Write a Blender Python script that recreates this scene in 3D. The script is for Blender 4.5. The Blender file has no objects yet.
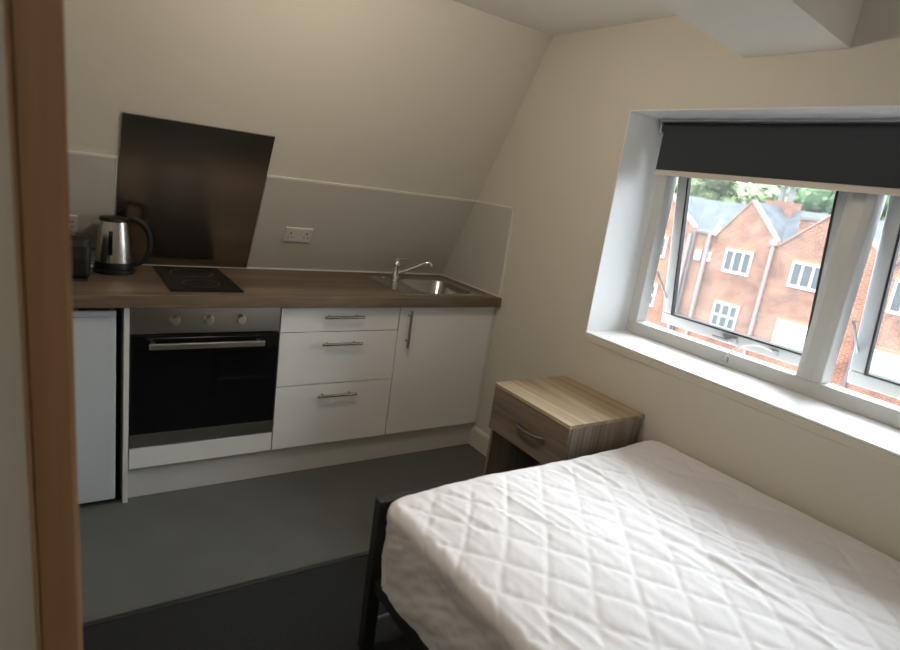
import bpy, bmesh, math, random
from mathutils import Vector, Matrix, noise
random.seed(7)
PI = math.pi
C = bpy.context.scene.collection

# ------------------------------------------------------------------ materials
def new_mat(name):
    m = bpy.data.materials.new(name); m.use_nodes = True
    nt = m.node_tree
    return m, nt, nt.nodes['Principled BSDF']

def N(nt, kind, **kw):
    n = nt.nodes.new(kind)
    for k, v in kw.items(): setattr(n, k, v)
    return n

def plain(name, col, rough=.5, metal=0, bump=0, bscale=200, var=0, vscale=3, spec=None, coat=0):
    m, nt, b = new_mat(name)
    b.inputs['Roughness'].default_value = rough; b.inputs['Metallic'].default_value = metal
    if spec is not None: b.inputs['Specular IOR Level'].default_value = spec
    if coat: b.inputs['Coat Weight'].default_value = coat; b.inputs['Coat Roughness'].default_value = .1
    tc = N(nt, 'ShaderNodeTexCoord')
    nz = N(nt, 'ShaderNodeTexNoise'); nz.inputs['Scale'].default_value = vscale; nz.inputs['Detail'].default_value = 5
    nt.links.new(tc.outputs['Object'], nz.inputs['Vector'])
    r = N(nt, 'ShaderNodeValToRGB')
    v = max(var, .01)
    r.color_ramp.elements[0].color = (*[max(0, c * (1 - v)) for c in col], 1); r.color_ramp.elements[0].position = .3
    r.color_ramp.elements[1].color = (*[min(1, c * (1 + v)) for c in col], 1); r.color_ramp.elements[1].position = .7
    nt.links.new(nz.outputs['Fac'], r.inputs[0]); nt.links.new(r.outputs[0], b.inputs['Base Color'])
    if bump:
        n2 = N(nt, 'ShaderNodeTexNoise'); n2.inputs['Scale'].default_value = bscale; n2.inputs['Detail'].default_value = 3
        nt.links.new(tc.outputs['Object'], n2.inputs['Vector'])
        bp = N(nt, 'ShaderNodeBump'); bp.inputs['Strength'].default_value = bump; bp.inputs['Distance'].default_value = .002
        nt.links.new(n2.outputs['Fac'], bp.inputs['Height']); nt.links.new(bp.outputs[0], b.inputs['Normal'])
    return m

def wood(name, c0, c1, c2, axis='X', rough=.5, band=7, fine=90, spec=.3, squash=.05):
    """grain runs along `axis`: slow bands across it plus fine streaks"""
    m, nt, b = new_mat(name)
    tc = N(nt, 'ShaderNodeTexCoord'); mp = N(nt, 'ShaderNodeMapping')
    sc = {'X': (squash, 1, 1), 'Y': (1, squash, 1), 'Z': (1, 1, squash)}[axis]
    mp.inputs['Scale'].default_value = sc
    nt.links.new(tc.outputs['Object'], mp.inputs['Vector'])
    n1 = N(nt, 'ShaderNodeTexNoise'); n1.inputs['Scale'].default_value = band; n1.inputs['Detail'].default_value = 2; n1.inputs['Distortion'].default_value = .4
    n2 = N(nt, 'ShaderNodeTexNoise'); n2.inputs['Scale'].default_value = fine; n2.inputs['Detail'].default_value = 6
    nt.links.new(mp.outputs[0], n1.inputs['Vector']); nt.links.new(mp.outputs[0], n2.inputs['Vector'])
    mx = N(nt, 'ShaderNodeMath', operation='MULTIPLY_ADD'); mx.inputs[1].default_value = .45
    nt.links.new(n2.outputs['Fac'], mx.inputs[0])
    m2 = N(nt, 'ShaderNodeMath', operation='MULTIPLY'); m2.inputs[1].default_value = .55
    nt.links.new(n1.outputs['Fac'], m2.inputs[0]); nt.links.new(m2.outputs[0], mx.inputs[2])
    r = N(nt, 'ShaderNodeValToRGB')
    e = r.color_ramp.elements
    e[0].position = .36; e[0].color = (*c0, 1); e[1].position = .66; e[1].color = (*c2, 1)
    k = e.new(.5); k.color = (*c1, 1)
    nt.links.new(mx.outputs[0], r.inputs[0]); nt.links.new(r.outputs[0], b.inputs['Base Color'])
    b.inputs['Roughness'].default_value = rough; b.inputs['Specular IOR Level'].default_value = spec
    bp = N(nt, 'ShaderNodeBump'); bp.inputs['Strength'].default_value = .15; bp.inputs['Distance'].default_value = .001
    nt.links.new(n2.outputs['Fac'], bp.inputs['Height']); nt.links.new(bp.outputs[0], b.inputs['Normal'])
    return m

def brushed(name, col, rough=.3, axis='X', aniso=.5, amount=.12):
    m, nt, b = new_mat(name)
    b.inputs['Metallic'].default_value = 1; b.inputs['Base Color'].default_value = (*col, 1)
    tc = N(nt, 'ShaderNodeTexCoord'); mp = N(nt, 'ShaderNodeMapping')
    mp.inputs['Scale'].default_value = {'X': (2, 600, 600), 'Y': (600, 2, 600), 'Z': (600, 600, 2)}[axis]
    nt.links.new(tc.outputs['Object'], mp.inputs['Vector'])
    n = N(nt, 'ShaderNodeTexNoise'); n.inputs['Scale'].default_value = 1; nt.links.new(mp.outputs[0], n.inputs['Vector'])
    mr = N(nt, 'ShaderNodeMapRange'); mr.inputs['To Min'].default_value = rough - amount / 2; mr.inputs['To Max'].default_value = rough + amount / 2
    nt.links.new(n.outputs['Fac'], mr.inputs['Value']); nt.links.new(mr.outputs[0], b.inputs['Roughness'])
    bp = N(nt, 'ShaderNodeBump'); bp.inputs['Strength'].default_value = .01; bp.inputs['Distance'].default_value = .0001
    nt.links.new(n.outputs['Fac'], bp.inputs['Height']); nt.links.new(bp.outputs[0], b.inputs['Normal'])
    return m

def brick(name, c1, c2, mortar):
    m, nt, b = new_mat(name)
    tc = N(nt, 'ShaderNodeTexCoord'); sp = N(nt, 'ShaderNodeSeparateXYZ'); cb = N(nt, 'ShaderNodeCombineXYZ')
    nt.links.new(tc.outputs['Object'], sp.inputs[0])
    ad = N(nt, 'ShaderNodeMath', operation='ADD')
    nt.links.new(sp.outputs['X'], ad.inputs[0]); nt.links.new(sp.outputs['Y'], ad.inputs[1])
    nt.links.new(ad.outputs[0], cb.inputs['X']); nt.links.new(sp.outputs['Z'], cb.inputs['Y'])
    bt = N(nt, 'ShaderNodeTexBrick'); bt.inputs['Scale'].default_value = 1
    bt.inputs['Brick Width'].default_value = .23; bt.inputs['Row Height'].default_value = .08
    bt.inputs['Mortar Size'].default_value = .012; bt.inputs['Color1'].default_value = (*c1, 1); bt.inputs['Color2'].default_value = (*c2, 1)
    bt.inputs['Mortar'].default_value = (*mortar, 1)
    nt.links.new(cb.outputs[0], bt.inputs['Vector'])
    nz = N(nt, 'ShaderNodeTexNoise'); nz.inputs['Scale'].default_value = 1.2; nz.inputs['Detail'].default_value = 8
    nt.links.new(tc.outputs['Object'], nz.inputs['Vector'])
    mr = N(nt, 'ShaderNodeMapRange'); mr.inputs['From Min'].default_value = .3; mr.inputs['From Max'].default_value = .7
    mr.inputs['To Min'].default_value = .62; mr.inputs['To Max'].default_value = 1.38
    nt.links.new(nz.outputs['Fac'], mr.inputs['Value'])
    mu = N(nt, 'ShaderNodeVectorMath', operation='SCALE')
    nt.links.new(bt.outputs['Color'], mu.inputs[0]); nt.links.new(mr.outputs[0], mu.inputs['Scale'])
    nt.links.new(mu.outputs[0], b.inputs['Base Color']); b.inputs['Roughness'].default_value = .9
    b.inputs['Specular IOR Level'].default_value = .15
    return m

def glass(name, tint=(.95, .97, .96), haze=.12, ior=1.45):
    m = bpy.data.materials.new(name); m.use_nodes = True; nt = m.node_tree
    nt.nodes.clear(); o = N(nt, 'ShaderNodeOutputMaterial')
    t = N(nt, 'ShaderNodeBsdfTransparent'); t.inputs[0].default_value = (*tint, 1)
    g = N(nt, 'ShaderNodeBsdfGlossy'); g.inputs['Roughness'].default_value = .01
    f = N(nt, 'ShaderNodeFresnel'); f.inputs['IOR'].default_value = ior
    m1 = N(nt, 'ShaderNodeMixShader'); nt.links.new(f.outputs[0], m1.inputs[0]); nt.links.new(t.outputs[0], m1.inputs[1]); nt.links.new(g.outputs[0], m1.inputs[2])
    # whitish haze over the pane, mixed in as a thin pale diffuse layer
    tr = N(nt, 'ShaderNodeBsdfTranslucent'); tr.inputs[0].default_value = (.85, .87, .9, 1)
    df = N(nt, 'ShaderNodeBsdfDiffuse'); df.inputs[0].default_value = (.85, .87, .9, 1)
    md = N(nt, 'ShaderNodeMixShader'); md.inputs[0].default_value = .5
    nt.links.new(tr.outputs[0], md.inputs[1]); nt.links.new(df.outputs[0], md.inputs[2])
    m2 = N(nt, 'ShaderNodeMixShader'); m2.inputs[0].default_value = haze
    nt.links.new(m1.outputs[0], m2.inputs[1]); nt.links.new(md.outputs[0], m2.inputs[2]); nt.links.new(m2.outputs[0], o.inputs[0])
    return m

M = {}
M['wall'] = plain('cream_wall_paint', (.575, .545, .475), .75, bump=.15, bscale=260, spec=.2)
M['ceil'] = plain('ceiling_paint', (.80, .78, .73), .8, bump=.1, spec=.2)
M['reveal'] = plain('white_reveal_paint', (.82, .83, .84), .55)
M['sill'] = plain('white_gloss_sill', (.86, .86, .85), .35)
M['skirt'] = plain('skirting_paint', (.60, .56, .49), .45)
M['vinyl'] = plain('grey_vinyl', (.098, .101, .096), .42, var=.08, vscale=5, bump=.1, bscale=120, spec=.35)
M['carpet'] = plain('charcoal_carpet', (.027, .028, .028), .95, var=.25, vscale=220, bump=.9, bscale=500, spec=.05)
M['strip'] = plain('dark_threshold', (.02, .02, .02), .4)
M['door_wood'] = wood('oak_veneer', (.25, .14, .065), (.29, .165, .08), (.33, .195, .10), 'Z', .5, 6, 50)
M['door_edge'] = wood('pale_oak_edge', (.30, .18, .09), (.36, .23, .12), (.42, .28, .16), 'Z', .5, 9, 70)
M['unit'] = plain('white_unit_laminate', (.70, .70, .68), .38, spec=.4)
M['carc'] = plain('white_carcass_board', (.62, .62, .60), .5)
M['plinth'] = plain('plinth_laminate', (.54, .53, .50), .4)
M['top'] = wood('worktop_oak_laminate', (.088, .062, .040), (.142, .103, .070), (.215, .162, .115), 'X', .38, 12, 110, .35)
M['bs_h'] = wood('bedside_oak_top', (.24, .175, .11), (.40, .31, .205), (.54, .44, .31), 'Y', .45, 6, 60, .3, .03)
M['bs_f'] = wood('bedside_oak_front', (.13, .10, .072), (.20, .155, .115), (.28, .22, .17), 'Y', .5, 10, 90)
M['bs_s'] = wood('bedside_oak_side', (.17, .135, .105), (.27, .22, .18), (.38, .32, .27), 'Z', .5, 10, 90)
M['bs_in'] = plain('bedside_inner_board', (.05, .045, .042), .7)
M['splash'] = plain('grey_splash_panel', (.50, .485, .44), .2, spec=.45)
M['trim'] = plain('white_trim_plastic', (.68, .67, .62), .4)
M['steel_panel'] = brushed('brushed_steel_panel', (.40, .365, .315), .25, 'X', amount=.03)
M['steel'] = brushed('brushed_steel', (.40, .38, .35), .3, 'X')
M['steel_hi'] = brushed('satin_steel', (.62, .59, .54), .3, 'X')
M['sinksteel'] = brushed('sink_steel', (.50, .49, .46), .22, 'X', amount=.08)
M['chrome'] = plain('chrome', (.78, .77, .75), .08, 1)
M['kettle'] = plain('kettle_steel', (.50, .48, .45), .26, 1)
M['blackgl'] = plain('black_glass', (.006, .006, .007), .06, spec=.5)
M['hobgl'] = plain('black_ceramic_glass', (.006, .006, .006), .22, spec=.2)
M['black'] = plain('black_plastic', (.009, .009, .009), .45, spec=.3)
M['blackm'] = plain('black_powder_coat', (.014, .014, .015), .5)
M['ringm'] = plain('hob_ring_print', (.03, .03, .03), .3)
M['fridge'] = plain('fridge_white_enamel', (.47, .51, .54), .35)
M['sock'] = plain('white_socket_plastic', (.62, .58, .57), .35)
M['dark'] = plain('dark_slot', (.02, .02, .02), .7)
M['red'] = plain('red_neon_lens', (.4, .03, .02), .4)
M['upvc'] = plain('white_upvc', (.56, .56, .54), .4)
M['upvc_s'] = plain('grey_upvc_sash', (.46, .48, .50), .4)
M['gasket'] = plain('black_gasket', (.02, .02, .022), .6)
M['blind'] = plain('charcoal_blind_fabric', (.024, .029, .034), .8, bump=.3, bscale=900)
M['blindbar'] = plain('blind_bottom_bar', (.58, .52, .45), .5)
M['alu'] = plain('grey_aluminium', (.42, .44, .47), .4, .5)
M['cloth'] = plain('white_quilted_cotton', (.73, .705, .715), .85, bump=.25, bscale=700, spec=.15)
M['glass'] = glass('hazy_window_glass', haze=.022)
M['brick'] = brick('red_brick', (.125, .042, .022), (.070, .024, .015), (.15, .11, .085))
M['slate'] = plain('grey_slate', (.034, .038, .044), .8, spec=.1, var=.25, vscale=2)
M['coping'] = plain('pale_coping', (.12, .07, .05), .8)
M['lintel'] = plain('yellow_stone_lintel', (.12, .065, .03), .8)
M['wframe'] = plain('white_window_paint', (.27, .28, .29), .5)
M['wglass'] = plain('dark_window_pane', (.018, .022, .024), .25)
M['wblind'] = plain('pale_blind_pane', (.13, .14, .145), .6)
M['pipe'] = plain('pale_downpipe', (.13, .09, .085), .6)
M['pipe_dk'] = plain('dark_cast_pipe', (.05, .045, .05), .6)
M['leaf'] = plain('light_green_leaf', (.07, .10, .03), .7, var=.45, vscale=.8)
M['leafd'] = plain('deep_green_leaf', (.045, .085, .033), .7, var=.45, vscale=.8)
M['bark'] = plain('bark', (.05, .035, .025), .9)
M['asphalt'] = plain('asphalt', (.06, .06, .06), .9)
M['cord'] = plain('grey_flex', (.30, .30, .29), .5)

# ------------------------------------------------------------------ mesh helpers
ROOT = {}     # parent -> world location of its frame
def base_of(o):
    v = Vector((0, 0, 0))
    while o is not None:
        v += Vector(o.location); o = o.parent
    return v

def obj(name, bm, mat, parent=None, bevel=0, smooth=False, seg=2, origin=None, ang=40):
    """bm is in world coordinates; the object is given its own frame under its parent"""
    base = base_of(parent)
    if origin is not None: base = Vector(origin)
    bmesh.ops.translate(bm, verts=bm.verts, vec=-base)
    me = bpy.data.meshes.new(name); bm.to_mesh(me); bm.free()
    mats = mat if isinstance(mat, (list, tuple)) else [mat]
    for m in mats: me.materials.append(m)
    o = bpy.data.objects.new(name, me); C.objects.link(o)
    if parent is not None: o.parent = parent
    elif origin is not None: o.location = base
    if smooth:
        for p in me.polygons: p.use_smooth = True
        me.set_sharp_from_angle(angle=math.radians(ang))
    if bevel:
        b = o.modifiers.new('bevel', 'BEVEL'); b.width = bevel; b.segments = seg; b.limit_method = 'ANGLE'
        b.angle_limit = math.radians(40); b.harden_normals = False
    return o

def thing(name, label, cat, loc, group=None):
    o = bpy.data.objects.new(name, None); C.objects.link(o); o.location = loc; o.empty_display_size = .1
    o['label'] = label; o['category'] = cat
    if group: o['group'] = group
    return o

def tag(o, label=None, cat=None, group=None, kind=None):
    if label: o['label'] = label
    if cat: o['category'] = cat
    if group: o['group'] = group
    if kind: o['kind'] = kind
    return o

def struct(name, bm, mat, **k):
    o = obj(name, bm, mat, **k); o['kind'] = 'structure'; return o

def quadbox(bm, P8):
    v = [bm.verts.new(p) for p in P8]
    for f in ((0, 3, 2, 1), (4, 5, 6, 7), (0, 1, 5, 4), (1, 2, 6, 5), (2, 3, 7, 6), (3, 0, 4, 7)):
        bm.faces.new([v[i] for i in f])

def add_box(bm, x0, x1, y0, y1, z0, z1):
    quadbox(bm, [(x0, y0, z0), (x1, y0, z0), (x1, y1, z0), (x0, y1, z0), (x0, y0, z1), (x1, y0, z1), (x1, y1, z1), (x0, y1, z1)])
    return bm

def bx(*a): return add_box(bmesh.new(), *a)
def boxes(*L):
    bm = bmesh.new()
    for a in L: add_box(bm, *a)
    return bm

def frame_of(d):
    d = Vector(d).normalized()
    a = Vector((0, 0, 1)) if abs(d.z) < .9 else Vector((1, 0, 0))
    u = d.cross(a).normalized(); return u, d.cross(u).normalized()

def add_tube(bm, pts, r, n=12, cap=True):
    pts = [Vector(p) for p in pts]; rs = r if isinstance(r, (list, tuple)) else [r] * len(pts)
    rings = []; u = None
    for i, p in enumerate(pts):
        d = (pts[min(i + 1, len(pts) - 1)] - pts[max(i - 1, 0)]).normalized()
        if u is None: u, w = frame_of(d)
        else:
            u = (u - d * u.dot(d)).normalized()
        w = d.cross(u)
        rings.append([bm.verts.new(p + (u * math.cos(2 * PI * k / n) + w * math.sin(2 * PI * k / n)) * rs[i]) for k in range(n)])
    for a, b in zip(rings, rings[1:]):
        for k in range(n): bm.faces.new((a[k], a[(k + 1) % n], b[(k + 1) % n], b[k]))
    if cap: bm.faces.new(rings[0][::-1]); bm.faces.new(rings[-1])
    return bm
def tube(pts, r, n=12): return add_tube(bmesh.new(), pts, r, n)

def lathe(bm, prof, c=(0, 0, 0), n=32, sx=1, sy=1):
    rings = []
    for r, z in prof:
        if r < 1e-6: rings.append([bm.verts.new((c[0], c[1], c[2] + z))])
        else: rings.append([bm.verts.new((c[0] + sx * r * math.cos(2 * PI * k / n), c[1] + sy * r * math.sin(2 * PI * k / n), c[2] + z)) for k in range(n)])
    for a, b in zip(rings, rings[1:]):
        for k in range(n):
            q = [a[k % len(a)], a[(k + 1) % len(a)], b[(k + 1) % len(b)], b[k % len(b)]]
            q = [x for i, x in enumerate(q) if x not in q[:i]]
            if len(q) > 2: bm.faces.new(q)
    bmesh.ops.recalc_face_normals(bm, faces=bm.faces)
    return bm

def prism(bm, poly, axis, a, b):
    """poly: 2D points in the plane across `axis`, extruded from a to b"""
    def P(p, t): return {'X': (t, p[0], p[1]), 'Y': (p[0], t, p[1]), 'Z': (p[0], p[1], t)}[axis]
    va = [bm.verts.new(P(p, a)) for p in poly]; vb = [bm.verts.new(P(p, b)) for p in poly]
    bm.faces.new(va); bm.faces.new(vb[::-1])
    n = len(poly)
    for i in range(n): bm.faces.new((va[i], vb[i], vb[(i + 1) % n], va[(i + 1) % n]))
    bmesh.ops.recalc_face_normals(bm, faces=bm.faces)
    return bm

def bez(p0, p1, p2, p3, n=14):
    p0, p1, p2, p3 = map(Vector, (p0, p1, p2, p3)); out = []
    for i in range(n + 1):
        t = i / n; out.append((1 - t) ** 3 * p0 + 3 * (1 - t) ** 2 * t * p1 + 3 * (1 - t) * t * t * p2 + t ** 3 * p3)
    return out

# ------------------------------------------------------------------ room numbers (metres)
WT, WU = .91, .8585          # worktop top / underside
YF, YP, YB = .041, .072, .6297   # unit fronts, plinth, back of worktop
S = .5142; NS = math.sqrt(1 + S * S)   # sloping wall: y = YB - S (z - WT)
H = 2.249; ZS = 1.397; YC = YB - S * (H - WT)
WY0, WY1 = -.636, -2.372      # window opening
WZ0, WZ1, D = .907, 1.894, .273
TS = Vector((0, -S, 1)) / NS; NSL = Vector((0, -1, -S)) / NS
def sl(x, l, d=0): return Vector((x, YB, WT)) + TS * l + NSL * d
def slab(bm, x0, x1, l0, l1, d0, d1):
    quadbox(bm, [sl(x0, l0, d1), sl(x1, l0, d1), sl(x1, l0, d0), sl(x0, l0, d0), sl(x0, l1, d1), sl(x1, l1, d1), sl(x1, l1, d0), sl(x0, l1, d0)])
    return bm
XL = -2.46

# ------------------------------------------------------------------ shell
struct('floor', bx(XL, 0, -.648, YB + .02, -.05, 0), M['vinyl'])
struct('floor', bx(-3.2, 0, -4.2, -.648, -.05, .001), M['carpet'])
struct('trim_1', bx(XL, 0, -.662, -.640, 0, .006), M['strip'], bevel=.002)
struct('ceiling', bx(-3.3, .1, -4.3, YC + .2, H, H + .1), M['ceil'])
bm = bmesh.new()
prism(bm, [(YB + .002, -.05), (YB + .002, WT), (YC + .002, H), (YC + .15, H + .05), (YB + .15, WT), (YB + .15, -.05)], 'X', XL - .1, .36)
struct('wall_back', bm, M['wall'])
bm = boxes((0, .36, WY0, YB + .1, -.05, H), (0, .36, -4.3, WY1, -.05, H), (0, .36, WY1, WY0, -.05, WZ0 - .0085), (0, .36, WY1, WY0, WZ1, H))
struct('wall_right', bm, M['wall'])
struct('wall_left', bx(XL - .1, XL, -1.34, YB + .1, -.05, H), M['wall'])
struct('wall_hall', bx(-3.3, -2.078, -1.45, -1.34, -.05, H), M['wall'])
struct('wall_hall', bx(-3.3, -3.2, -4.3, -1.45, -.05, H), M['wall'])
struct('wall_front', bx(-3.3, .1, -4.3, -4.2, -.05, H), M['wall'])
# boxed beam running down the ceiling towards the window wall
bm = bmesh.new()
prism(bm, [(0.0, 2.066), (0.0, H + .02), (-2.1, H + .02)], 'Y', -1.462, -1.110)
struct('trim_2', bm, M['ceil'])
# door lining that ends the short hall wall
dl = bx(-2.108, -2.053, -1.462, -1.335, 0, H)
for v in dl.verts: v.co.x += .014 * (1.75 - v.co.z) - .006
o = struct('door_1', dl, M['door_wood'], bevel=.003)
ds = bx(-2.0535, -2.048, -1.435, -1.36, .001, H)
for v in ds.verts: v.co.x += .014 * (1.75 - v.co.z) - .006
obj('door_stop', ds, M['door_edge'], o, bevel=.002)
ds = bx(-2.114, -2.1085, -1.475, -1.450, 0, H)
for v in ds.verts: v.co.x += .014 * (1.75 - v.co.z) - .006
obj('architrave', ds, M['door_wood'], o, bevel=.002)
# skirting
struct('baseboard_right', prism(bmesh.new(), [(0, 0), (-.016, 0), (-.016, .105), (-.010, .118), (0, .12)], 'Y', -4.2, YP - .001), M['skirt'])
struct('baseboard_left', bx(XL, XL + .015, -1.34, -.02, 0, .12), M['skirt'])
# window reveal lining, sill board
struct('trim_3', boxes((.0, D, WY0 - .004, WY0 + .001, WZ0, WZ1), (0, D, WY1 - .001, WY1 + .004, WZ0, WZ1), (0, D, WY1, WY0, WZ1 - .004, WZ1 + .001)), M['reveal'])
struct('trim_4', bx(-.003, D + .085, WY1 - .004, WY0 + .001, WZ0 - .008, WZ0), M['sill'], bevel=.003)
struct('trim_5', bx(-.0045, .01, WY1 - .004, WY0 + .001, WZ0 - .040, WZ0 - .0085), M['wall'], bevel=.003)

# ------------------------------------------------------------------ window
win = bpy.data.objects.new('window_1', None); C.objects.link(win); win.location = (D, (WY0 + WY1) / 2, WZ0); win['kind'] = 'structure'
FX0, FX1 = D, D + .075
OZ0, OZ1 = .966, 1.838
O = [(-1.455, -.690), (-2.315, -1.552)]   # two openings
bm = boxes((FX0, FX1, WY1, WY0, WZ0, OZ0), (FX0, FX1, WY1, WY0, OZ1, WZ1), (FX0, FX1, O[0][1], WY0, OZ0, OZ1), (FX0, FX1, WY1, O[1][0], OZ0, OZ1))
obj('window_frame', bm, M['upvc'], win, bevel=.004)
obj('mullion', prism(bmesh.new(), [(FX0, O[1][1] + .002), (FX0 - .014, O[1][1] + .028), (FX0 - .014, O[0][0] - .028), (FX0, O[0][0] - .002), (FX1, O[0][0] - .002), (FX1, O[1][1] + .002)], 'Z', OZ0, OZ1), M['upvc'], win, bevel=.004)
ANG = math.radians(9.8)
for i, (y0, y1) in enumerate(O):
    h = .885; pv = Vector((FX1 - .045, 0, OZ1 - .003))
    R = Matrix.Translation(pv) @ Matrix.Rotation(-ANG, 4, 'Y') @ Matrix.Translation(-pv)
    a, b = y0 + .008, y1 - .008; zt = OZ1 - .004; zb = zt - h; w = .056
    xs, xe = FX1 - .045, FX1 - .012
    bm = boxes((xs, xe, a, b, zb, zb + w), (xs, xe, a, b, zt - w, zt), (xs, xe, a, a + w, zb + w, zt - w), (xs, xe, b - w, b, zb + w, zt - w))
    bmesh.ops.transform(bm, matrix=R, verts=bm.verts)
    sash = obj('sash', bm, M['upvc_s'], win, bevel=.008, seg=3)
    bm = boxes(*[(xs - .0015, xs + .02, *q) for q in ((a + w - .002, b - w + .002, zb + w - .003, zb + w + .005), (a + w - .002, b - w + .002, zt - w - .005, zt - w + .003),
        (a + w - .003, a + w + .005, zb + w, zt - w), (b - w - .005, b - w + .003, zb + w, zt - w))])
    bmesh.ops.transform(bm, matrix=R, verts=bm.verts); obj('gasket', bm, M['gasket'], sash)
    bm = bx(xs + .020, xs + .026, a + w - .004, b - w + .004, zb + w - .004, zt - w + .004)
    bmesh.ops.transform(bm, matrix=R, verts=bm.verts); obj('glass_pane', bm, M['glass'], sash)
    ym = (a + b) / 2
    # lever handle on the bottom rail of the sash
    bm = boxes((xs - .012, xs, ym - .035, ym + .035, zb + .012, zb + .042), (xs - .03, xs - .01, ym - .012, ym + .012, zb + .02, zb + .036), (xs - .038, xs - .026, ym - .012, ym + .07, zb + .02, zb + .034))
    bmesh.ops.transform(bm, matrix=R, verts=bm.verts); obj('sash_handle', bm, M['alu'], sash, bevel=.003)
    # friction stays at both sides
    for yy in (a + .004, b - .016):
        st = tube([(FX1 - .02, yy + .006, OZ0 + .25), (R @ Vector((xs + .02, yy, zb + .10)))], .005, 8)
        obj('friction_stay', st, M['alu'], win)
    # restrictor cable of this sash
    q0 = Vector((D - .004, ym - .13 + .03, OZ0 - .03)); q1 = R @ Vector((xs - .006, ym - .20, zb + .03))
    cb = obj('restrictor_cable', tube(bez(q0, q0 + Vector((-.01, -.01, .07)), q1 + Vector((-.03, .05, .035)), q1), .0035, 8), M['sill'], win, smooth=True)
    obj('cable_bracket', boxes((D - .008, D, q0.y - .014, q0.y + .014, OZ0 - .04, OZ0 - .02)), M['alu'], cb, bevel=.002)
    bm = boxes((xs - .010, xs, ym - .22, ym - .185, zb + .02, zb + .042)); bmesh.ops.transform(bm, matrix=R, verts=bm.verts); obj('cable_bracket', bm, M['alu'], cb, bevel=.002)

# ------------------------------------------------------------------ roller blind
bl = thing('roller_blind', 'charcoal roller blind pulled a short way down over the window', 'blind', (.2, (WY0 + WY1) / 2, 1.86))
BY0, BY1 = WY0 - .038, WY1 + .03
obj('roller_tube', tube([(.205, BY1, 1.853), (.205, BY0, 1.853)], .021, 24), M['blind'], bl, smooth=True)
obj('cassette_rail', bx(.181, .255, BY1 - .02, BY0 + .018, 1.877, 1.889), M['alu'], bl, bevel=.003)
for yy in (BY0 + .004, BY1 - .012):
    obj('bracket', bx(.182, .250, yy, yy + .008, 1.828, 1.888), M['alu'], bl, bevel=.002)
obj('blind_fabric', bx(.1835, .1855, BY1 + .008, BY0 - .012, 1.672, 1.856), M['blind'], bl)
obj('bottom_bar', bx(.177, .192, BY1 + .008, BY0 - .012, 1.650, 1.673), M['blindbar'], bl, bevel=.004)

# ------------------------------------------------------------------ splashbacks
sp = thing('splashback', 'pale grey wall panel with white edging behind the sink and worktop', 'splashback', (-.6, YB, WT))
L2 = (ZS - WT) * NS
obj('panel', slab(bmesh.new(), -1.2185, -.004, .004, L2, 0, .006), M['splash'], sp)
obj('edge_strip', slab(bmesh.new(), -1.2185, -.004, L2, L2 + .010, 0, .009), M['trim'], sp)
obj('sealing_strip', slab(bmesh.new(), -1.2185, -.004, .001, .010, .006, .014), M['trim'], sp)
sr = thing('splashback', 'pale grey return panel on the window wall at the end of the worktop', 'splashback', (-.004, .3, WT))
pg = [(YB - .004, WT + .001), (.026, WT + .001), (.026, ZS), (YB - S * (ZS - WT) - .008, ZS)]
obj('panel', prism(bmesh.new(), pg, 'X', -.007, -.0005), M['splash'], sr)
obj('edge_strip', boxes((-.010, -.0005, .018, .026, WT + .001, ZS + .008), (-.010, -.0005, .026, YB - S * (ZS - WT) - .012, ZS, ZS + .009)), M['trim'], sr)
obj('sealing_strip', bx(-.014, -.007, .026, YB - .02, WT + .001, WT + .009), M['trim'], sr)
s3 = thing('splashback', 'pale grey wall panel left of the steel hob panel, behind the kettle', 'splashback', (-2.1, YB, WT))
obj('panel', slab(bmesh.new(), XL, -1.84, .004, L2, 0, .006), M['splash'], s3)
obj('edge_strip', boxes(), M['trim'], s3) if False else obj('edge_strip', slab(slab(bmesh.new(), XL, -1.832, L2, L2 + .010, 0, .009), -1.838, -1.833, .004, L2, 0, .007), M['trim'], s3)
obj('sealing_strip', slab(bmesh.new(), XL, -1.83, .001, .010, .006, .014), M['trim'], s3)
o = obj('hob_splashback', slab(bmesh.new(), -1.826, -1.224, .002, .754, .001, .010), M['steel_panel'], bevel=.001, origin=(-1.525, YB, WT))
tag(o, 'tall dark brushed steel panel on the sloping wall behind the hob', 'splashback')
o = obj('sealing_strip', slab(bmesh.new(), -1.83, -1.2185, .001, .007, .010, .018), M['trim'], o)

# ------------------------------------------------------------------ sockets
def socket(x, l, label):
    t = thing('double_socket', label, 'socket', sl(x, l, .006), 'white double sockets on the splash panels')
    w, h = .146, .086
    obj('face_plate', slab(bmesh.new(), x - w / 2, x + w / 2, l - h / 2, l + h / 2, .006, .017), M['sock'], t, bevel=.004)
    for s in (-1, 1):
        obj('rocker_switch', slab(bmesh.new(), x + s * .014 - .006, x + s * .014 + .006, l + .012, l + .032, .017, .021), M['sock'], t, bevel=.001)
        bm = bmesh.new(); cx = x + s * .042
        slab(bm, cx - .0035, cx + .0035, l + .006, l + .016, .0165, .0175)
        slab(bm, cx - .014, cx - .007, l - .016, l - .011, .0165, .0175)
        slab(bm, cx + .007, cx + .014, l - .016, l - .011, .0165, .0175)
        obj('pin_holes', bm, M['dark'], t)
    return t
socket(-1.0, (1.122 - WT) * NS, 'white double socket on the wall between steel panel and tap')
st = socket(-2.043, (1.103 - WT) * NS, 'white double socket on the wall above the black toaster')
obj('neon_indicator', slab(bmesh.new(), -1.994, -1.984, .228, .234, .017, .0195), M['red'], st)

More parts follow.
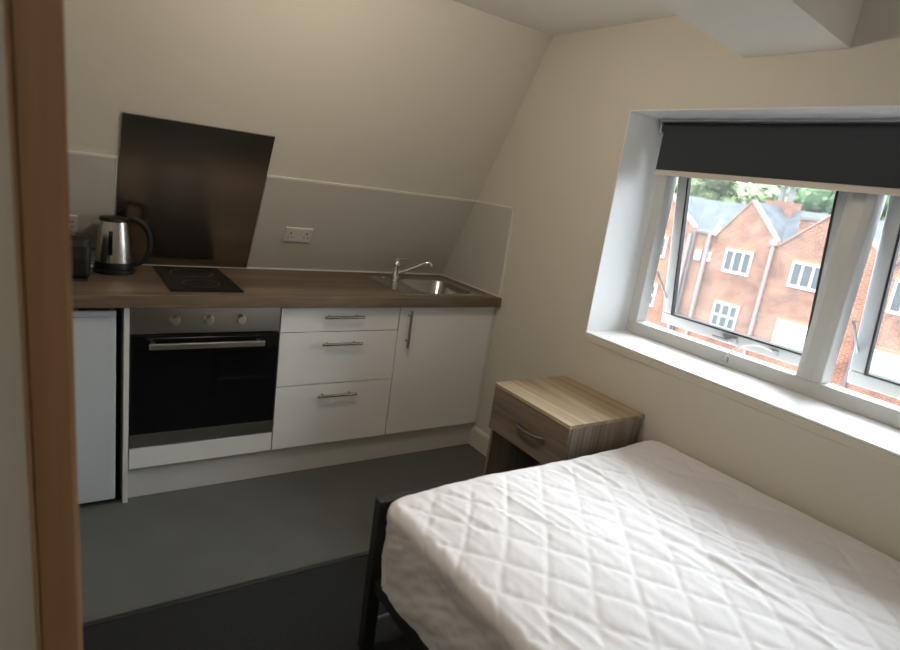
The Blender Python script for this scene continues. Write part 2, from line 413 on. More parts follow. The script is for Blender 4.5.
# ------------------------------------------------------------------ worktop (with a real cut-out for the sink)
SX0, SX1, SY0, SY1 = -.452, -.118, .085, .45      # bowl cut-out
def ring_slab(bm, X0, X1, Y0, Y1, hx0, hx1, hy0, hy1, z0, z1):
    xs = [X0, hx0, hx1, X1]; ys = [Y0, hy0, hy1, Y1]
    g = {(i, j, k): bm.verts.new((xs[i], ys[j], z)) for i in range(4) for j in range(4) for k, z in enumerate((z0, z1))}
    for i in range(3):
        for j in range(3):
            if (i, j) == (1, 1): continue
            bm.faces.new([g[i, j, 1], g[i + 1, j, 1], g[i + 1, j + 1, 1], g[i, j + 1, 1]])
            bm.faces.new([g[i, j, 0], g[i, j + 1, 0], g[i + 1, j + 1, 0], g[i + 1, j, 0]])
    for i in range(3):
        for j, s in ((0, 1), (3, -1)):
            q = [g[i, j, 0], g[i + 1, j, 0], g[i + 1, j, 1], g[i, j, 1]]; bm.faces.new(q if s > 0 else q[::-1])
            q = [g[j, i, 0], g[j, i, 1], g[j, i + 1, 1], g[j, i + 1, 0]]; bm.faces.new(q if s > 0 else q[::-1])
    for (a, b) in (((1, 1), (2, 1)), ((2, 1), (2, 2)), ((2, 2), (1, 2)), ((1, 2), (1, 1))):
        bm.faces.new([g[(*a, 0)], g[(*a, 1)], g[(*b, 1)], g[(*b, 0)]])
    bmesh.ops.recalc_face_normals(bm, faces=bm.faces)
    return bm
o = obj('worktop', ring_slab(bmesh.new(), XL + .002, -.002, 0, YB - .001, SX0, SX1, SY0, SY1, WU, WT), M['top'], bevel=.004, seg=3, origin=(-1.2, 0, WU))
tag(o, 'long dark oak-effect worktop running from window wall to doorway', 'worktop')

# ------------------------------------------------------------------ T-bar handle
def bar_handle(parent, p0, p1, post0, post1, y):
    bm = bmesh.new(); add_tube(bm, [p0, p1], .007, 14)
    for q in (post0, post1):
        add_tube(bm, [(q[0], y, q[2]), (q[0], p0[1], q[2])], .0045, 10)
        lathe(bm, [(0, 0), (.009, 0), (.009, .003), (0, .003)], (0, 0, 0), 12) if False else None
    return obj('handle', bm, M['chrome_s'], parent, smooth=True)
M['pewter'] = plain('pewter_grey', (.16, .15, .14), .4, .6)
M['chrome_s'] = plain('satin_nickel', (.42, .39, .34), .25, 1)

# ------------------------------------------------------------------ oven housing, oven
XO, X2, X1 = -1.8165, -1.2185, -.6128
oh = thing('oven_cabinet', 'white oven housing with end panel and strip below the oven', 'cabinet', (-1.52, YF, 0))
obj('end_panel', bx(XO - .020, XO - .001, YF - .006, YB - .02, 0.001, WU - .001), M['carc'], oh, bevel=.001)
obj('side_panel', bx(X2 - .019, X2 - .001, YF + .02, YB - .02, .15, WU - .001), M['carc'], oh)
obj('base_panel', bx(XO, X2 - .02, YF + .02, YB - .02, .15, .168), M['carc'], oh)
obj('filler_panel', bx(XO + .003, X2 - .002, YF, YF + .018, .152, .243), M['unit'], oh, bevel=.0015)
ov = thing('built_in_oven', 'built-in electric oven with black glass door and steel control panel', 'oven', (-1.52, YF, .25))
a, b = XO + .003, X2 - .003
obj('oven_body', bx(a + .02, b - .022, YF + .022, YB - .09, .252, .852), M['blackm'], ov)
obj('control_panel', bx(a, b, YF - .001, YF + .02, .741, WU - .003), M['steel'], ov, bevel=.002)
dr = obj('door', bx(a, b, YF - .004, YF + .02, .307, .737), M['blackgl'], ov, bevel=.003)
obj('bottom_strip', bx(a, b, YF - .003, YF + .02, .251, .306), M['steel'], dr, bevel=.002)
bm = boxes((-1.752, -1.297, YF - .052, YF - .038, .688, .712))
for q in (-1.735, -1.314): add_box(bm, q - .008, q + .008, YF - .04, YF - .003, .692, .708)
obj('door_handle', bm, M['steel_hi'], dr, bevel=.003)
for kx in (-1.654, -1.524, -1.395):
    bm = bmesh.new()
    lathe(bm, [(0, .030), (.015, .030), (.0175, .026), (.019, .006), (.022, .003), (.022, 0), (0, 0)], (0, 0, 0), 28)
    add_box(bm, -.0022, .0022, -.017, .017, .028, .034)
    bmesh.ops.transform(bm, matrix=Matrix.Translation((kx, YF - .001, .800)) @ Matrix.Rotation(PI / 2, 4, 'X'), verts=bm.verts)
    obj('control_knob', bm, M['steel_hi'], ov, smooth=True)

# ------------------------------------------------------------------ drawer unit
du = thing('drawer_unit', 'white three-drawer kitchen unit between oven and sink door', 'cabinet', (-.92, YF, .15))
obj('carcass', boxes((X2, X2 + .018, YF + .02, YB - .03, .15, WU - .001), (X1 - .018, X1, YF + .02, YB - .03, .15, WU - .001), (X2 + .018, X1 - .018, YF + .02, YB - .03, .15, .168),
    (X2 + .018, X1 - .018, YB - .04, YB - .03, .168, WU - .001)), M['carc'], du)
for (z0, z1, hz) in ((.733, WU - .004, .808), (.471, .729, .677), (.152, .467, .416)):
    d = obj('drawer', boxes((X2 + .002, X1 - .002, YF, YF + .018, z0, z1), (X2 + .03, X1 - .03, YF + .018, YF + .45, z0 + .02, z0 + .035),), M['unit'], du, bevel=.0015)
    bar_handle(d, (-1.022, YF - .032, hz), (-.819, YF - .032, hz), (-.990, 0, hz), (-.851, 0, hz), YF)
# ------------------------------------------------------------------ sink unit
su = thing('sink_unit', 'white single-door cabinet under the sink, nearest the window wall', 'cabinet', (-.3, YF, .15))
obj('carcass', boxes((X1 + .001, X1 + .018, YF + .02, YB - .03, .15, WU - .001), (-.035, -.018, YF + .02, YB - .03, .15, WU - .001), (X1 + .018, -.035, YF + .02, YB - .03, .15, .168),
    (X1 + .018, -.035, YB - .04, YB - .03, .168, WU - .001)), M['carc'], su)
d = obj('door', bx(X1 + .002, -.026, YF, YF + .018, .152, WU - .004), M['unit'], su, bevel=.0015)
bar_handle(d, (-.561, YF - .032, .644), (-.561, YF - .032, .838), (-.561, 0, .675), (-.561, 0, .807), YF)
obj('filler_panel', bx(-.024, -.003, YF + .004, YF + .018, .15, WU - .002), M['carc'], su)
o = obj('kitchen_plinth', bx(XO, -.001, YP, YP + .016, .001, .149), M['plinth'], bevel=.001, origin=(-.9, YP, 0))
tag(o, 'long pale kick board at the foot of the white units', 'plinth')

# ------------------------------------------------------------------ fridge
fr = thing('fridge', 'white under-counter fridge at the left end of the worktop', 'fridge', (-2.12, .06, 0))
fx0, fx1 = -2.40, -1.862
obj('fridge_body', boxes((fx0 + .002, fx1 - .002, .0985, .58, .03, .815), (fx0, fx1, .096, .585, .815, .838)), M['fridge'], fr, bevel=.004)
d = obj('door', bx(fx0, fx1, .045, .093, .022, .812), M['fridge'], fr, bevel=.006)
obj('door_cap', bx(fx0, fx1, .043, .095, .8125, .836), M['fridge'], d, bevel=.004)
obj('door_grip', prism(bmesh.new(), [(-1.985, .8365), (-1.89, .8365), (-1.875, .850), (-1.97, .8405)], 'Y', .046, .075), M['blackm'], d)
obj('toe_grille', bx(fx0 + .01, fx1 - .01, .075, .098, .003, .021), M['blackm'], fr)
for q in ((fx0 + .04, .12), (fx1 - .04, .12), (fx0 + .04, .54), (fx1 - .04, .54)):
    obj('foot', lathe(bmesh.new(), [(0, 0), (.018, 0), (.018, .03), (0, .03)], (q[0], q[1], 0), 12), M['black'], fr)

# ------------------------------------------------------------------ hob
hb = thing('ceramic_hob', 'narrow black two-ring hob set in the worktop', 'hob', (-1.525, .31, WT))
obj('glass_top', bx(-1.670, -1.380, .0617, .572, WT + .0005, WT + .007), M['hobgl'], hb, bevel=.002)
for (cx, cy, r) in ((-1.525, .20, .075), (-1.525, .42, .092)):
    bm = bmesh.new(); lathe(bm, [(r - .003, 0), (r - .003, .0006), (r, .0006), (r, 0), (r - .003, 0)], (cx, cy, WT + .007), 48)
    obj('cooking_ring', bm, M['ringm'], hb)
bm = bmesh.new()
for q in (-1.645, -1.645):
    pass
bm.free()

# ------------------------------------------------------------------ sink
sk = thing('inset_sink', 'small stainless steel sink set in the right end of the worktop', 'sink', (-.34, .28, WT))
def rrect(x0, x1, y0, y1, r, n=6):
    out = []
    for cx, cy, a0 in ((x1 - r, y1 - r, 0), (x0 + r, y1 - r, PI / 2), (x0 + r, y0 + r, PI), (x1 - r, y0 + r, 3 * PI / 2)):
        for k in range(n + 1):
            t = a0 + PI / 2 * k / n; out.append((cx + r * math.cos(t), cy + r * math.sin(t)))
    return out
bm = bmesh.new()
loops = []
for (x0, x1, y0, y1, r, z) in ((-.592, -.085, .052, .525, .03, WT + .0005), (-.590, -.087, .054, .523, .03, WT + .0035), (-.582, -.095, .062, .515, .026, WT + .0035), (-.580, -.097, .064, .513, .025, WT + .0015),
        (-.449, -.122, .090, .446, .07, WT + .0015), (-.444, -.127, .095, .441, .068, WT - .006), (-.436, -.135, .103, .433, .065, WT - .12), (-.415, -.155, .123, .413, .06, WT - .145), (-.33, -.25, .23, .30, .03, WT - .150)):
    loops.append([bm.verts.new((*p, z)) for p in rrect(x0, x1, y0, y1, r)])
for a, b in zip(loops, loops[1:]):
    n = len(a)
    for k in range(n): bm.faces.new((a[k], a[(k + 1) % n], b[(k + 1) % n], b[k]))
bm.faces.new(loops[-1])
bmesh.ops.recalc_face_normals(bm, faces=bm.faces)
obj('bowl_and_deck', bm, M['sinksteel'], sk, smooth=True)
obj('waste_plug', lathe(bmesh.new(), [(0, .006), (.018, .006), (.03, .004), (.036, 0), (0, 0)], (-.285, .268, WT - .1495), 28), M['chrome'], sk, smooth=True)
obj('overflow', lathe(bmesh.new(), [(0, .004), (.016, .003), (.02, 0), (0, 0)], (-.545, .475, WT + .0015), 20), M['chrome'], sk, smooth=True)
obj('tap_hole_cover', lathe(bmesh.new(), [(0, .005), (.014, .004), (.017, 0), (0, 0)], (-.497, .48, WT + .0015), 20), M['chrome'], sk, smooth=True)

# ------------------------------------------------------------------ mixer tap
tp = thing('mixer_tap', 'chrome single-lever mixer tap on the back of the sink', 'tap', (-.415, .487, WT + .0015))
T = Vector((-.415, .487, WT + .0015))
obj('tap_body', lathe(bmesh.new(), [(0, 0), (.025, 0), (.025, .006), (.0205, .010), (.019, .06), (.021, .066), (.021, .092), (.016, .099), (0, .100)], T, 28), M['chrome'], tp, smooth=True)
pts = bez(T + Vector((.012, -.006, .030)), T + Vector((.06, -.035, .050)), T + Vector((.11, -.07, .095)), T + Vector((.140, -.088, .108)), 12)
pts += bez(pts[-1], T + Vector((.152, -.095, .113)), T + Vector((.166, -.103, .110)), T + Vector((.168, -.105, .092)), 6)[1:]
obj('spout', tube(pts, .0095, 14), M['chrome'], tp, smooth=True)
bm = bmesh.new(); add_tube(bm, [T + Vector((0, 0, .098)), T + Vector((0, 0, .106))], .012, 16)
add_tube(bm, [T + Vector((-.012, .004, .106)), T + Vector((.02, -.006, .110)), T + Vector((.052, -.016, .114))], [.008, .007, .005], 12)
obj('lever', bm, M['chrome'], tp, smooth=True)

# ------------------------------------------------------------------ kettle
K = Vector((-1.838, .432, WT + .0005))
kt = thing('electric_kettle', 'brushed steel jug kettle with black handle beside the hob', 'kettle', K)
obj('power_base', lathe(bmesh.new(), [(0, 0), (.078, 0), (.080, .006), (.078, .016), (.070, .020), (0, .020)], K, 40), M['black'], kt, smooth=True)
obj('base_collar', lathe(bmesh.new(), [(0, .021), (.075, .021), (.0755, .045), (.074, .050), (0, .050)], K, 40), M['black'], kt, smooth=True)
bd = obj('body', lathe(bmesh.new(), [(0, .0505), (.0735, .0505), (.073, .08), (.069, .13), (.062, .19), (.0575, .222), (0, .222)], K, 48), M['kettle'], kt, smooth=True)
obj('lid', lathe(bmesh.new(), [(0, .2225), (.058, .2225), (.0585, .230), (.053, .238), (.02, .243), (0, .243)], K, 40), M['black'], kt, smooth=True)
bm = bmesh.new()
hp = bez(K + Vector((.052, -.006, .234)), K + Vector((.108, -.014, .240)), K + Vector((.148, -.018, .185)), K + Vector((.134, -.016, .105)), 14) 
hp += bez(hp[-1], K + Vector((.124, -.014, .062)), K + Vector((.105, -.011, .045)), K + Vector((.070, -.007, .036)), 10)[1:]
add_tube(bm, hp, [.010] * 3 + [.0125] * (len(hp) - 5) + [.011] * 2, 14)
obj('handle', bm, M['black'], kt, smooth=True)
bm = bmesh.new()
prism(bm, [(-.052, -.022), (-.052, .022), (-.080, .006), (-.080, -.006)], 'Z', .200, .224); bmesh.ops.translate(bm, verts=bm.verts, vec=K)
obj('spout', bm, M['kettle'], kt, bevel=.003)
wg = bmesh.new()
for i in range(2): pass
quadbox(wg, [K + Vector(p) for p in ((-.030, -.0705, .085), (-.014, -.0775, .085), (-.012, -.066, .085), (-.028, -.060, .085), (-.026, -.0605, .185), (-.012, -.0665, .185), (-.010, -.056, .185), (-.024, -.050, .185))])
obj('water_gauge', wg, M['blackgl'], bd, bevel=.002)

# ------------------------------------------------------------------ toaster
ts = thing('toaster', 'black two-slice toaster at the left end of the worktop', 'toaster', (-2.08, .30, WT))
prof = [(.215, WT + .012), (.385, WT + .012), (.387, WT + .09), (.380, WT + .140), (.362, WT + .166), (.335, WT + .176), (.265, WT + .176), (.238, WT + .166), (.220, WT + .140), (.213, WT + .09)]
obj('casing', prism(bmesh.new(), prof, 'X', -2.225, -1.936), M['black'], ts, bevel=.022, seg=4)
obj('base_tray', bx(-2.215, -1.948, .222, .378, WT + .0005, WT + .012), M['blackm'], ts)
for yy in (.268, .318): obj('bread_slot', bx(-2.18, -1.985, yy, yy + .026, WT + .170, WT + .1775), M['steel'], ts)
obj('lever', bx(-1.938, -1.918, .285, .315, WT + .115, WT + .127), M['black'], ts, bevel=.003)
obj('dial', tube([(-1.938, .30, WT + .045), (-1.926, .30, WT + .045)], .014, 20), M['steel'], ts, smooth=True)
o = obj('power_cord', tube(bez((-1.93, .40, WT + .006), (-1.90, .47, WT + .01), (-1.96, .52, WT + .02), (-1.955, .51, WT + .065), 16) + bez((-1.955, .51, WT + .065), (-1.95, .50, WT + .10), (-1.985, .49, WT + .12), (-1.998, sl(0, .2, .02).y, WT + .165), 12)[1:], .0035, 8), M['cord'], smooth=True, origin=(-1.93, .40, WT))
tag(o, 'thin grey flex looping behind the worktop between toaster and kettle', 'cable')

# ------------------------------------------------------------------ bedside table
BX, B0, B1, BZ = -.437, -.570, -1.046, .664
bs = thing('bedside_table', 'light oak-effect bedside table with one drawer, beside the bed', 'bedside table', (-.22, -.81, 0))
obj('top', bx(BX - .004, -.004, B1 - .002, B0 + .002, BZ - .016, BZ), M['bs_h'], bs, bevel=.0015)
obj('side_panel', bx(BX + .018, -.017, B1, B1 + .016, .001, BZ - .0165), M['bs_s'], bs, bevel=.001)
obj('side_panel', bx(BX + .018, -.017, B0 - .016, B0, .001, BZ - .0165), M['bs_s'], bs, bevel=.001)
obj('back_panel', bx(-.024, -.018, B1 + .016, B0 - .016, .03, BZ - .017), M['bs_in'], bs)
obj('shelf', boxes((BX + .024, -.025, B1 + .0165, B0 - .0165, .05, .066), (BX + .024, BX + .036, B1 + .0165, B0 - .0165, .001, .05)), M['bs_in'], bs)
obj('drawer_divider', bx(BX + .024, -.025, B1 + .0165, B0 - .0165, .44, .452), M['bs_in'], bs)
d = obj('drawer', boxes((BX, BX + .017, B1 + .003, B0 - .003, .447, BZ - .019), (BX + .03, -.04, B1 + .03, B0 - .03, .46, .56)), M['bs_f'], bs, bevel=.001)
bm = bmesh.new(); hp = bez((BX, -.755, .545), (BX - .040, -.775, .543), (BX - .040, -.905, .548), (BX, -.925, .553), 14)
add_tube(bm, hp, [.006, .0065] + [.007] * 11 + [.0065, .006], 10)
obj('handle', bm, M['pewter'], d, smooth=True)

# ------------------------------------------------------------------ bed frame
bf = thing('bed_frame', 'black metal bed frame under the white mattress', 'bed', (-.62, -2.05, 0))
def bleg(x, y, z1): return bx(x, x + .045, y, y + .045, .001, z1)
obj('leg', bx(-1.264, -1.221, -1.1065, -1.0705, .001, .541), M['blackm'], bf, bevel=.003)
obj('leg', bx(-.06, -.017, -1.1065, -1.0705, .001, .541), M['blackm'], bf, bevel=.003)
obj('leg', bleg(-1.257, -3.06, .9), M['blackm'], bf, bevel=.003)
obj('leg', bleg(-.06, -3.06, .9), M['blackm'], bf, bevel=.003)
obj('end_rail', bx(-1.2205, -.0605, -1.105, -1.0725, .506, .540), M['blackm'], bf, bevel=.003)
obj('lower_rail', bx(-1.2115, -.0605, -1.10, -1.070, .225, .262), M['blackm'], bf, bevel=.003)
obj('cross_bar', tube([(-1.2115, -1.088, .098), (-.0605, -1.088, .098)], .006, 10), M['alu'], bf)
for xx in (-1.25, -.052): obj('side_rail', bx(xx, xx + .03, -3.0145, -1.1065, .225, .268), M['blackm'], bf, bevel=.003)
obj('head_rail', bx(-1.2115, -.0605, -3.05, -3.02, .86, .895), M['blackm'], bf, bevel=.003)
for k in range(12):
    yy = -1.2 - k * .15
    obj('slat', bx(-1.2195, -.0525, yy - .03, yy + .03, .255, .268), M['blackm'], bf)

# ------------------------------------------------------------------ mattress with quilted protector
import numpy as np
def mattress():
    x0, x1, y0, y1 = -1.270, -.006, -3.00, -1.1095
    top0, r, drop, Rp = .579, .034, .262, .075
    L = (Rp - r) + r * PI / 2 + drop
    step = .0062
    ix0, ix1, iy0, iy1 = x0 + Rp, x1 - Rp, y0 + Rp, y1 - Rp
    nx = int((ix1 - ix0 + 2 * L) / step); ny = int((iy1 - iy0 + 2 * L) / step)
    bm = bmesh.new(); grid = []
    dA = Vector((.648, .762)); dB = Vector((-.60, .80))
    nA = Vector((dA.y, -dA.x)); nB = Vector((dB.y, -dB.x))
    for j in range(ny + 1):
        t = iy0 - L + (iy1 - iy0 + 2 * L) * j / ny; row = []
        for i in range(nx + 1):
            s = ix0 - L + (ix1 - ix0 + 2 * L) * i / nx
            cx = min(max(s, ix0), ix1); cy = min(max(t, iy0), iy1)
            vx, vy = s - cx, t - cy; d = math.hypot(vx, vy)
            side = 0; edge = 0
            if d < 1e-9: nxx = nyy = 0; off = 0; z = top0; nrm = Vector((0, 0, 1))
            else:
                nxx, nyy = vx / d, vy / d; dd = min(d, L); edge = min(1, dd / (Rp - r + .02))
                if dd < Rp - r: off = dd; z = top0; nrm = Vector((0, 0, 1))
                elif dd < Rp - r + r * PI / 2:
                    a = (dd - Rp + r) / r; off = Rp - r + r * math.sin(a); z = top0 - r * (1 - math.cos(a)); nrm = Vector((nxx * math.sin(a), nyy * math.sin(a), math.cos(a)))
                else:
                    e = dd - (Rp - r) - r * PI / 2; off = Rp - .012 * (e / drop) ** 2; z = top0 - r - e; nrm = Vector((nxx, nyy, 0)); side = min(1, e / .06)
            px, py = cx + nxx * off, cy + nyy * off
            p2 = Vector((s + .51, t + 1.147))
            # gentle warp so the stitch lines are not ruler straight
            w1 = noise.noise(Vector((s * 2.2, t * 2.2, 3.1))) * .022; w2 = noise.noise(Vector((s * 2.2, t * 2.2, 9.7))) * .022
            qa = (p2.dot(nA) + w1) / .112; qb = (p2.dot(nB) + w2) / .118
            fa = abs(qa - round(qa)) * .112; fb = abs(qb - round(qb)) * .118
            puff = (1 - math.exp(-(fa / .0075) ** 1.2)) * (1 - math.exp(-(fb / .0075) ** 1.2)) + .35 * (1 - math.exp(-(min(fa, fb) / .03) ** 2))
            h = .0036 * (puff * (1 - .6 * edge) + .5 * edge) * (1 - .5 * side)
            # creases: long soft ones running along the bed, short puckers by the stitching
            u = s * 1.0 + t * .13; v = t - s * .13
            n1 = noise.noise(Vector((u * 16, v * 2.6, 1.7))); n2 = noise.noise(Vector((u * 34, v * 7, 5.2)))
            rid = max(0, 1 - abs(n1) * 5)
            msk = max(0, noise.noise(Vector((s * 3, t * 2.1, 22.0))) + .15)
            h += .0040 * n2 * (.35 + msk) * (1 - .5 * edge) + .011 * rid * msk * (1 - edge)
            n3 = noise.noise(Vector((p2.dot(nA) * 60, p2.dot(nB) * 22, 2.0))); h += .0024 * n3 * math.exp(-(min(fa, fb) / .03))
            h += .004 * noise.noise(Vector((s * 5, t * 5, 40)))
            if side: h += side * (.012 * noise.noise(Vector((s * 6 + t * 5, z * 7, 8))) + .009 * noise.noise(Vector((s * 16 + t * 13, z * 12, 18))) + .004 * noise.noise(Vector((s * 34 + t * 30, z * 26, 4))))
            P = Vector((px, py, z + max(0, (-1.113 - py)) * .016 + .022 * max(0, (px + .25)) / .25 * (1 if side < .5 else 0))) + nrm * (h - .004)
            P.z -= .016 * min(1, max(0, (-1.06 - px) / .15)) * (1 - side) * max(0, 1 - max(0, -1.11 - py) / .5)
            P.x = min(P.x, -.003)
            row.append(bm.verts.new(P))
        grid.append(row)
    for j in range(ny):
        for i in range(nx):
            bm.faces.new((grid[j][i], grid[j][i + 1], grid[j + 1][i + 1], grid[j + 1][i]))
    return bm
o = obj('mattress', mattress(), M['cloth'], smooth=True, ang=180, origin=(-.62, -2.05, .27))
tag(o, 'white mattress in a diamond-quilted cotton protector on the bed frame', 'mattress')

# ------------------------------------------------------------------ outside
GZ = -7.2; FXF = 20.0
o = obj('ground', bx(.6, 90, -45, 75, GZ - .2, GZ), M['asphalt'], origin=(20, 0, GZ)); tag(o, kind='structure')
bd = thing('brick_building', 'red brick gabled building with slate roof across the street', 'building', (FXF, 8, GZ))
VZ = .94
gables = [(15.85, 14.23, 12.61, 2.23), (11.468, 10.40, 9.142, 2.25), (8.93, 7.28, 5.62, 2.31), (5.62, 4.0, 2.4, 2.29), (2.1, .6, -.9, 2.25)]
YE0, YE1 = -3, 30
# front wall outline with gables
pts = [(YE1, GZ), (YE1, .84)]
for (l, a, r, z) in gables: pts += [(l, .86), (a, z), (r, .92)]
pts += [(YE0, .9), (YE0, GZ)]
obj('front_wall', prism(bmesh.new(), pts, 'X', FXF, FXF + .35), M['brick'], bd)
obj('end_wall', prism(bmesh.new(), [(FXF + .35, GZ), (FXF + .35, .8), (FXF + 2.6, 2.14), (FXF + 4.9, .8), (FXF + 4.9, GZ)], 'Y', YE0, YE0 + .35), M['brick'], bd)
obj('main_roof', prism(bmesh.new(), [(FXF + .05, .78), (FXF + 2.6, 2.20), (FXF + 5.1, .78), (FXF + 5.0, .70), (FXF + 2.6, 2.10), (FXF + .15, .70)], 'Y', YE0, YE1), M['slate'], bd)
for (l, a, r, z) in gables:
    e = .02
    obj('gable_roof', prism(bmesh.new(), [(l + e, .90), (a, z + .02), (r - e, .95), (r - e, .88), (a, z - .10), (l + e, .83)], 'X', FXF + .32, FXF + 2.6), M['slate'], bd)
    c = bmesh.new()
    for (p, q, zq) in ((l, a, .88), (r, a, .94)):
        quadbox(c, [(FXF - .04, p, zq - .02), (FXF + .33, p, zq - .02), (FXF + .33, a, z - .01), (FXF - .04, a, z - .01), (FXF - .04, p, zq + .05), (FXF + .33, p, zq + .05), (FXF + .33, a, z + .06), (FXF - .04, a, z + .06)])
    bmesh.ops.recalc_face_normals(c, faces=c.faces)
    obj('gable_coping', c, M['coping'], bd)
ch = obj('chimney', bx(FXF + 1.9, FXF + 2.7, 9.95, 10.95, 1.5, 2.46), M['brick'], bd)
for yy in (10.25, 10.6):
    obj('chimney_pot', lathe(bmesh.new(), [(.13, 0), (.11, .25), (.10, .55), (.13, .6), (.08, .6), (.08, 0)], (FXF + 2.3, yy, 2.46), 14), M['pipe_dk'], ch, smooth=True)
obj('party_wall', bx(FXF + .9, FXF + 2.0, 7.95, 8.95, .9, 1.86), M['brick'], bd)
obj('party_wall_coping', bx(FXF + .85, FXF + 2.05, 7.9, 9.0, 1.86, 1.95), M['pipe_dk'], bd)
# eaves gutters of the recessed stretch
obj('gutter', bx(FXF - .10, FXF + .04, 11.50, 12.58, .80, .90), M['pipe_dk'], bd)
obj('gutter', bx(FXF - .10, FXF + .04, 5.2, 5.85, .86, .96), M['pipe_dk'], bd)
def bwin(y1, y0, z1, z0, nx, nz, blind=False):
    w = obj('window', boxes((FXF - .05, FXF + .06, y0, y0 + .07, z0, z1), (FXF - .05, FXF + .06, y1 - .07, y1, z0, z1), (FXF - .05, FXF + .06, y0 + .07, y1 - .07, z1 - .07, z1),
        (FXF - .05, FXF + .06, y0 + .07, y1 - .07, z0, z0 + .09), *[(FXF - .045, FXF + .05, y0 + (y1 - y0) * k / nx - .035, y0 + (y1 - y0) * k / nx + .035, z0 + .09, z1 - .07) for k in range(1, nx)],
        *[(FXF - .04, FXF + .05, y0 + .07, y1 - .07, z0 + (z1 - z0) * k / nz - .03, z0 + (z1 - z0) * k / nz + .03) for k in range(1, nz)]), M['wframe'], bd)
    obj('pane', bx(FXF - .02, FXF - .005, y0 + .07, y1 - .07, z0 + .09, z1 - .07), M['wblind'] if blind else M['wglass'], w)
    obj('lintel', bx(FXF - .02, FXF + .02, y0 - .08, y1 + .08, z1 + .002, z1 + .13), M['lintel'], w)
bwin(10.95, 9.84, .39, -.51, 3, 1)
bwin(8.34, 7.20, .38, -.53, 3, 1)
bwin(10.89, 9.84, -1.70, -2.72, 3, 2)
bwin(8.32, 7.22, -1.76, -2.65, 3, 2, True)
bwin(12.27, 11.98, .10, -.29, 1, 1, True); bwin(11.84, 11.55, .10, -.26, 1, 1, True)
bwin(5.12, 4.0, .41, -.66, 3, 1); bwin(5.12, 4.0, -1.90, -2.78, 3, 2, True)
bwin(14.8, 13.7, .38, -.52, 3, 1); bwin(14.8, 13.7, -1.7, -2.7, 3, 2)
bwin(1.9, .8, .38, -.52, 3, 1); bwin(1.9, .8, -1.7, -2.7, 3, 2)
for (yy, mt, r, z1) in ((9.14, 'pipe', .07, .86), (12.62, 'pipe', .08, .72), (11.74, 'pipe', .08, .86), (12.42, 'pipe_dk', .05, .84), (5.60, 'pipe_dk', .06, .86)):
    obj('downpipe', tube([(FXF - .11, yy, GZ), (FXF - .11, yy, z1)], r, 10), M[mt], bd, smooth=True)
obj('hopper_head', bx(FXF - .2, FXF, 9.0, 9.28, .80, 1.0), M['pipe'], bd)
obj('vent_stack', tube([(FXF - .12, 11.55, .8), (FXF + .1, 11.5, 1.4)], .09, 10), M['wframe'], bd, smooth=True)

# trees behind the roofs
def tree(x, y, z, rx, rz, mat, label, seed, n=2600):
    rnd = random.Random(seed)
    t = thing('tree', label, 'tree', (x, y, GZ), 'trees behind the brick building')
    bm = bmesh.new(); blobs = []
    for _ in range(16):
        a = rnd.uniform(0, 2 * PI); q = rnd.uniform(.2, .75); blobs.append((x + rx * q * math.cos(a), y + rx * q * math.sin(a), z + rz * rnd.uniform(-.7, .7), rnd.uniform(.28, .5) * rx))
    for _ in range(n):
        b = rnd.choice(blobs); v = Vector((rnd.gauss(0, 1), rnd.gauss(0, 1), rnd.gauss(0, 1))).normalized()
        c = Vector(b[:3]) + v * b[3] * rnd.uniform(.75, 1.05); s = rnd.uniform(.12, .30)
        nn = (v + Vector((rnd.gauss(0, .5), rnd.gauss(0, .5), rnd.gauss(0, .5)))).normalized(); u, w = frame_of(nn)
        bm.faces.new([bm.verts.new(c + u * s * p + w * s * q) for p, q in ((-1, 0), (0, -.6), (1, 0), (0, .6))])
    for b in blobs:
        g = bmesh.ops.create_icosphere(bm, subdivisions=2, radius=b[3] * .8, matrix=Matrix.Translation(b[:3]))
    obj('foliage', bm, mat, t)
    obj('trunk', tube([(x, y, GZ), (x + .2, y, z - rz * .5), (x, y + .2, z)], [.35, .25, .12], 10), M['bark'], t, smooth=True)
tree(30, 20.0, 2.6, 3.0, 2.0, M['leaf'], 'green tree behind the left end of the slate ridge, farthest left', 1)
tree(37, 18.6, 2.3, 3.2, 1.9, M['leaf'], 'green tree rising directly behind the chimney pots', 2)
tree(31, 11.5, 3.6, 3.2, 2.6, M['leafd'], 'dark green tree right of the chimney, behind the second gable', 3)
tree(38.5, 10.6, 4.0, 3.6, 2.9, M['leafd'], 'dark green tree seen through the right-hand window sash', 4)

# ------------------------------------------------------------------ light
w = bpy.data.worlds.new('overcast'); bpy.context.scene.world = w; w.use_nodes = True
nt = w.node_tree; bg = nt.nodes['Background']
tc = N(nt, 'ShaderNodeTexCoord'); sp_ = N(nt, 'ShaderNodeSeparateXYZ'); nt.links.new(tc.outputs['Generated'], sp_.inputs[0])
r = N(nt, 'ShaderNodeValToRGB'); e = r.color_ramp.elements
e[0].position = 0; e[0].color = (.22, .23, .25, 1); e[1].position = .7; e[1].color = (.86, .93, 1, 1)
k = e.new(.12); k.color = (.34, .36, .40, 1)
nt.links.new(sp_.outputs['Z'], r.inputs[0]); nt.links.new(r.outputs[0], bg.inputs[0]); bg.inputs[1].default_value = 24

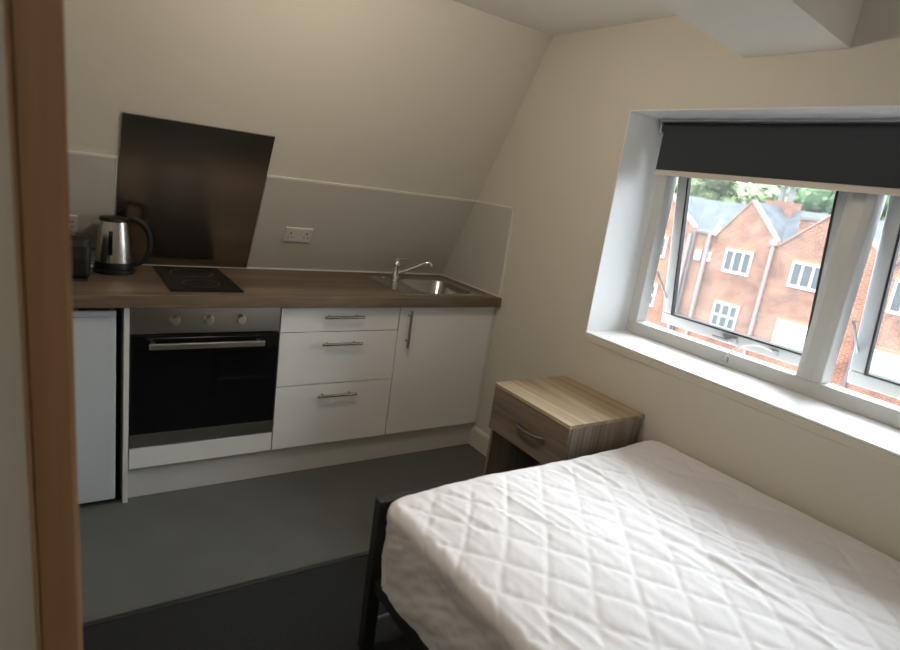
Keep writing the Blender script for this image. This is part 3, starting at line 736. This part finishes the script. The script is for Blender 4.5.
def area(name, loc, direction, sx, sy, power, col):
    l = bpy.data.lights.new(name, 'AREA'); l.shape = 'RECTANGLE'; l.size = sx; l.size_y = sy; l.energy = power; l.color = col
    o = bpy.data.objects.new(name, l); C.objects.link(o); o.location = loc
    o.rotation_euler = Vector(direction).to_track_quat('-Z', 'Y').to_euler(); return o
ld = bpy.data.lights.new('ceiling_lamp', 'POINT'); ld.energy = 15; ld.color = (1, .86, .70); ld.shadow_soft_size = .06
lo = bpy.data.objects.new('ceiling_lamp', ld); C.objects.link(lo); lo.location = (-1.25, -.85, 2.08)
hd = bpy.data.lights.new('hall_fill', 'POINT'); hd.energy = 12; hd.color = (1, .93, .84); hd.shadow_soft_size = .15  # added fill behind the camera, lifts the dark hall side and door lining
ho = bpy.data.objects.new('hall_fill', hd); C.objects.link(ho); ho.location = (-2.6, -3.4, 2.05)
# portal in the window opening: only guides sampling of the sky
p = area('window_portal', (FX1 + .02, (WY0 + WY1) / 2, (WZ0 + WZ1) / 2), (-1, 0, 0), 1.0, 1.74, 1, (1, 1, 1)); p.data.cycles.is_portal = True

# ------------------------------------------------------------------ camera
f = 594.037
R3 = Matrix(((0.8290143575915194, -0.5418060087274785, 0.1384970895503578), (0.018306902710937656, 0.2738184421701643, 0.9616071536966833), (0.5589275912139717, 0.7946506840331189, -0.23691820982238476)))
cam = bpy.data.cameras.new('camera'); co = bpy.data.objects.new('camera', cam); C.objects.link(co)
cols = Matrix((R3[0], R3[1], -R3[2])).transposed()
co.matrix_world = Matrix.Translation((-2.0771311, -2.4896610, 1.5053017)) @ cols.to_4x4()
cam.sensor_fit = 'HORIZONTAL'; cam.sensor_width = 36; cam.lens = 36 * f / 900; cam.clip_start = .02; cam.clip_end = 500
cam.dof.use_dof = True; cam.dof.focus_distance = 2.9; cam.dof.aperture_fstop = 2.2
sc = bpy.context.scene; sc.camera = co
sc.view_settings.view_transform = 'Standard'; sc.view_settings.look = 'None'; sc.view_settings.gamma = 1; sc.view_settings.use_curve_mapping = False
sc.view_settings.exposure = 0.1
sc.cycles.use_denoising = True; sc.cycles.max_bounces = 10; sc.cycles.diffuse_bounces = 6; sc.cycles.transparent_max_bounces = 12
sc.cycles.sample_clamp_indirect = 6; sc.cycles.caustics_reflective = False
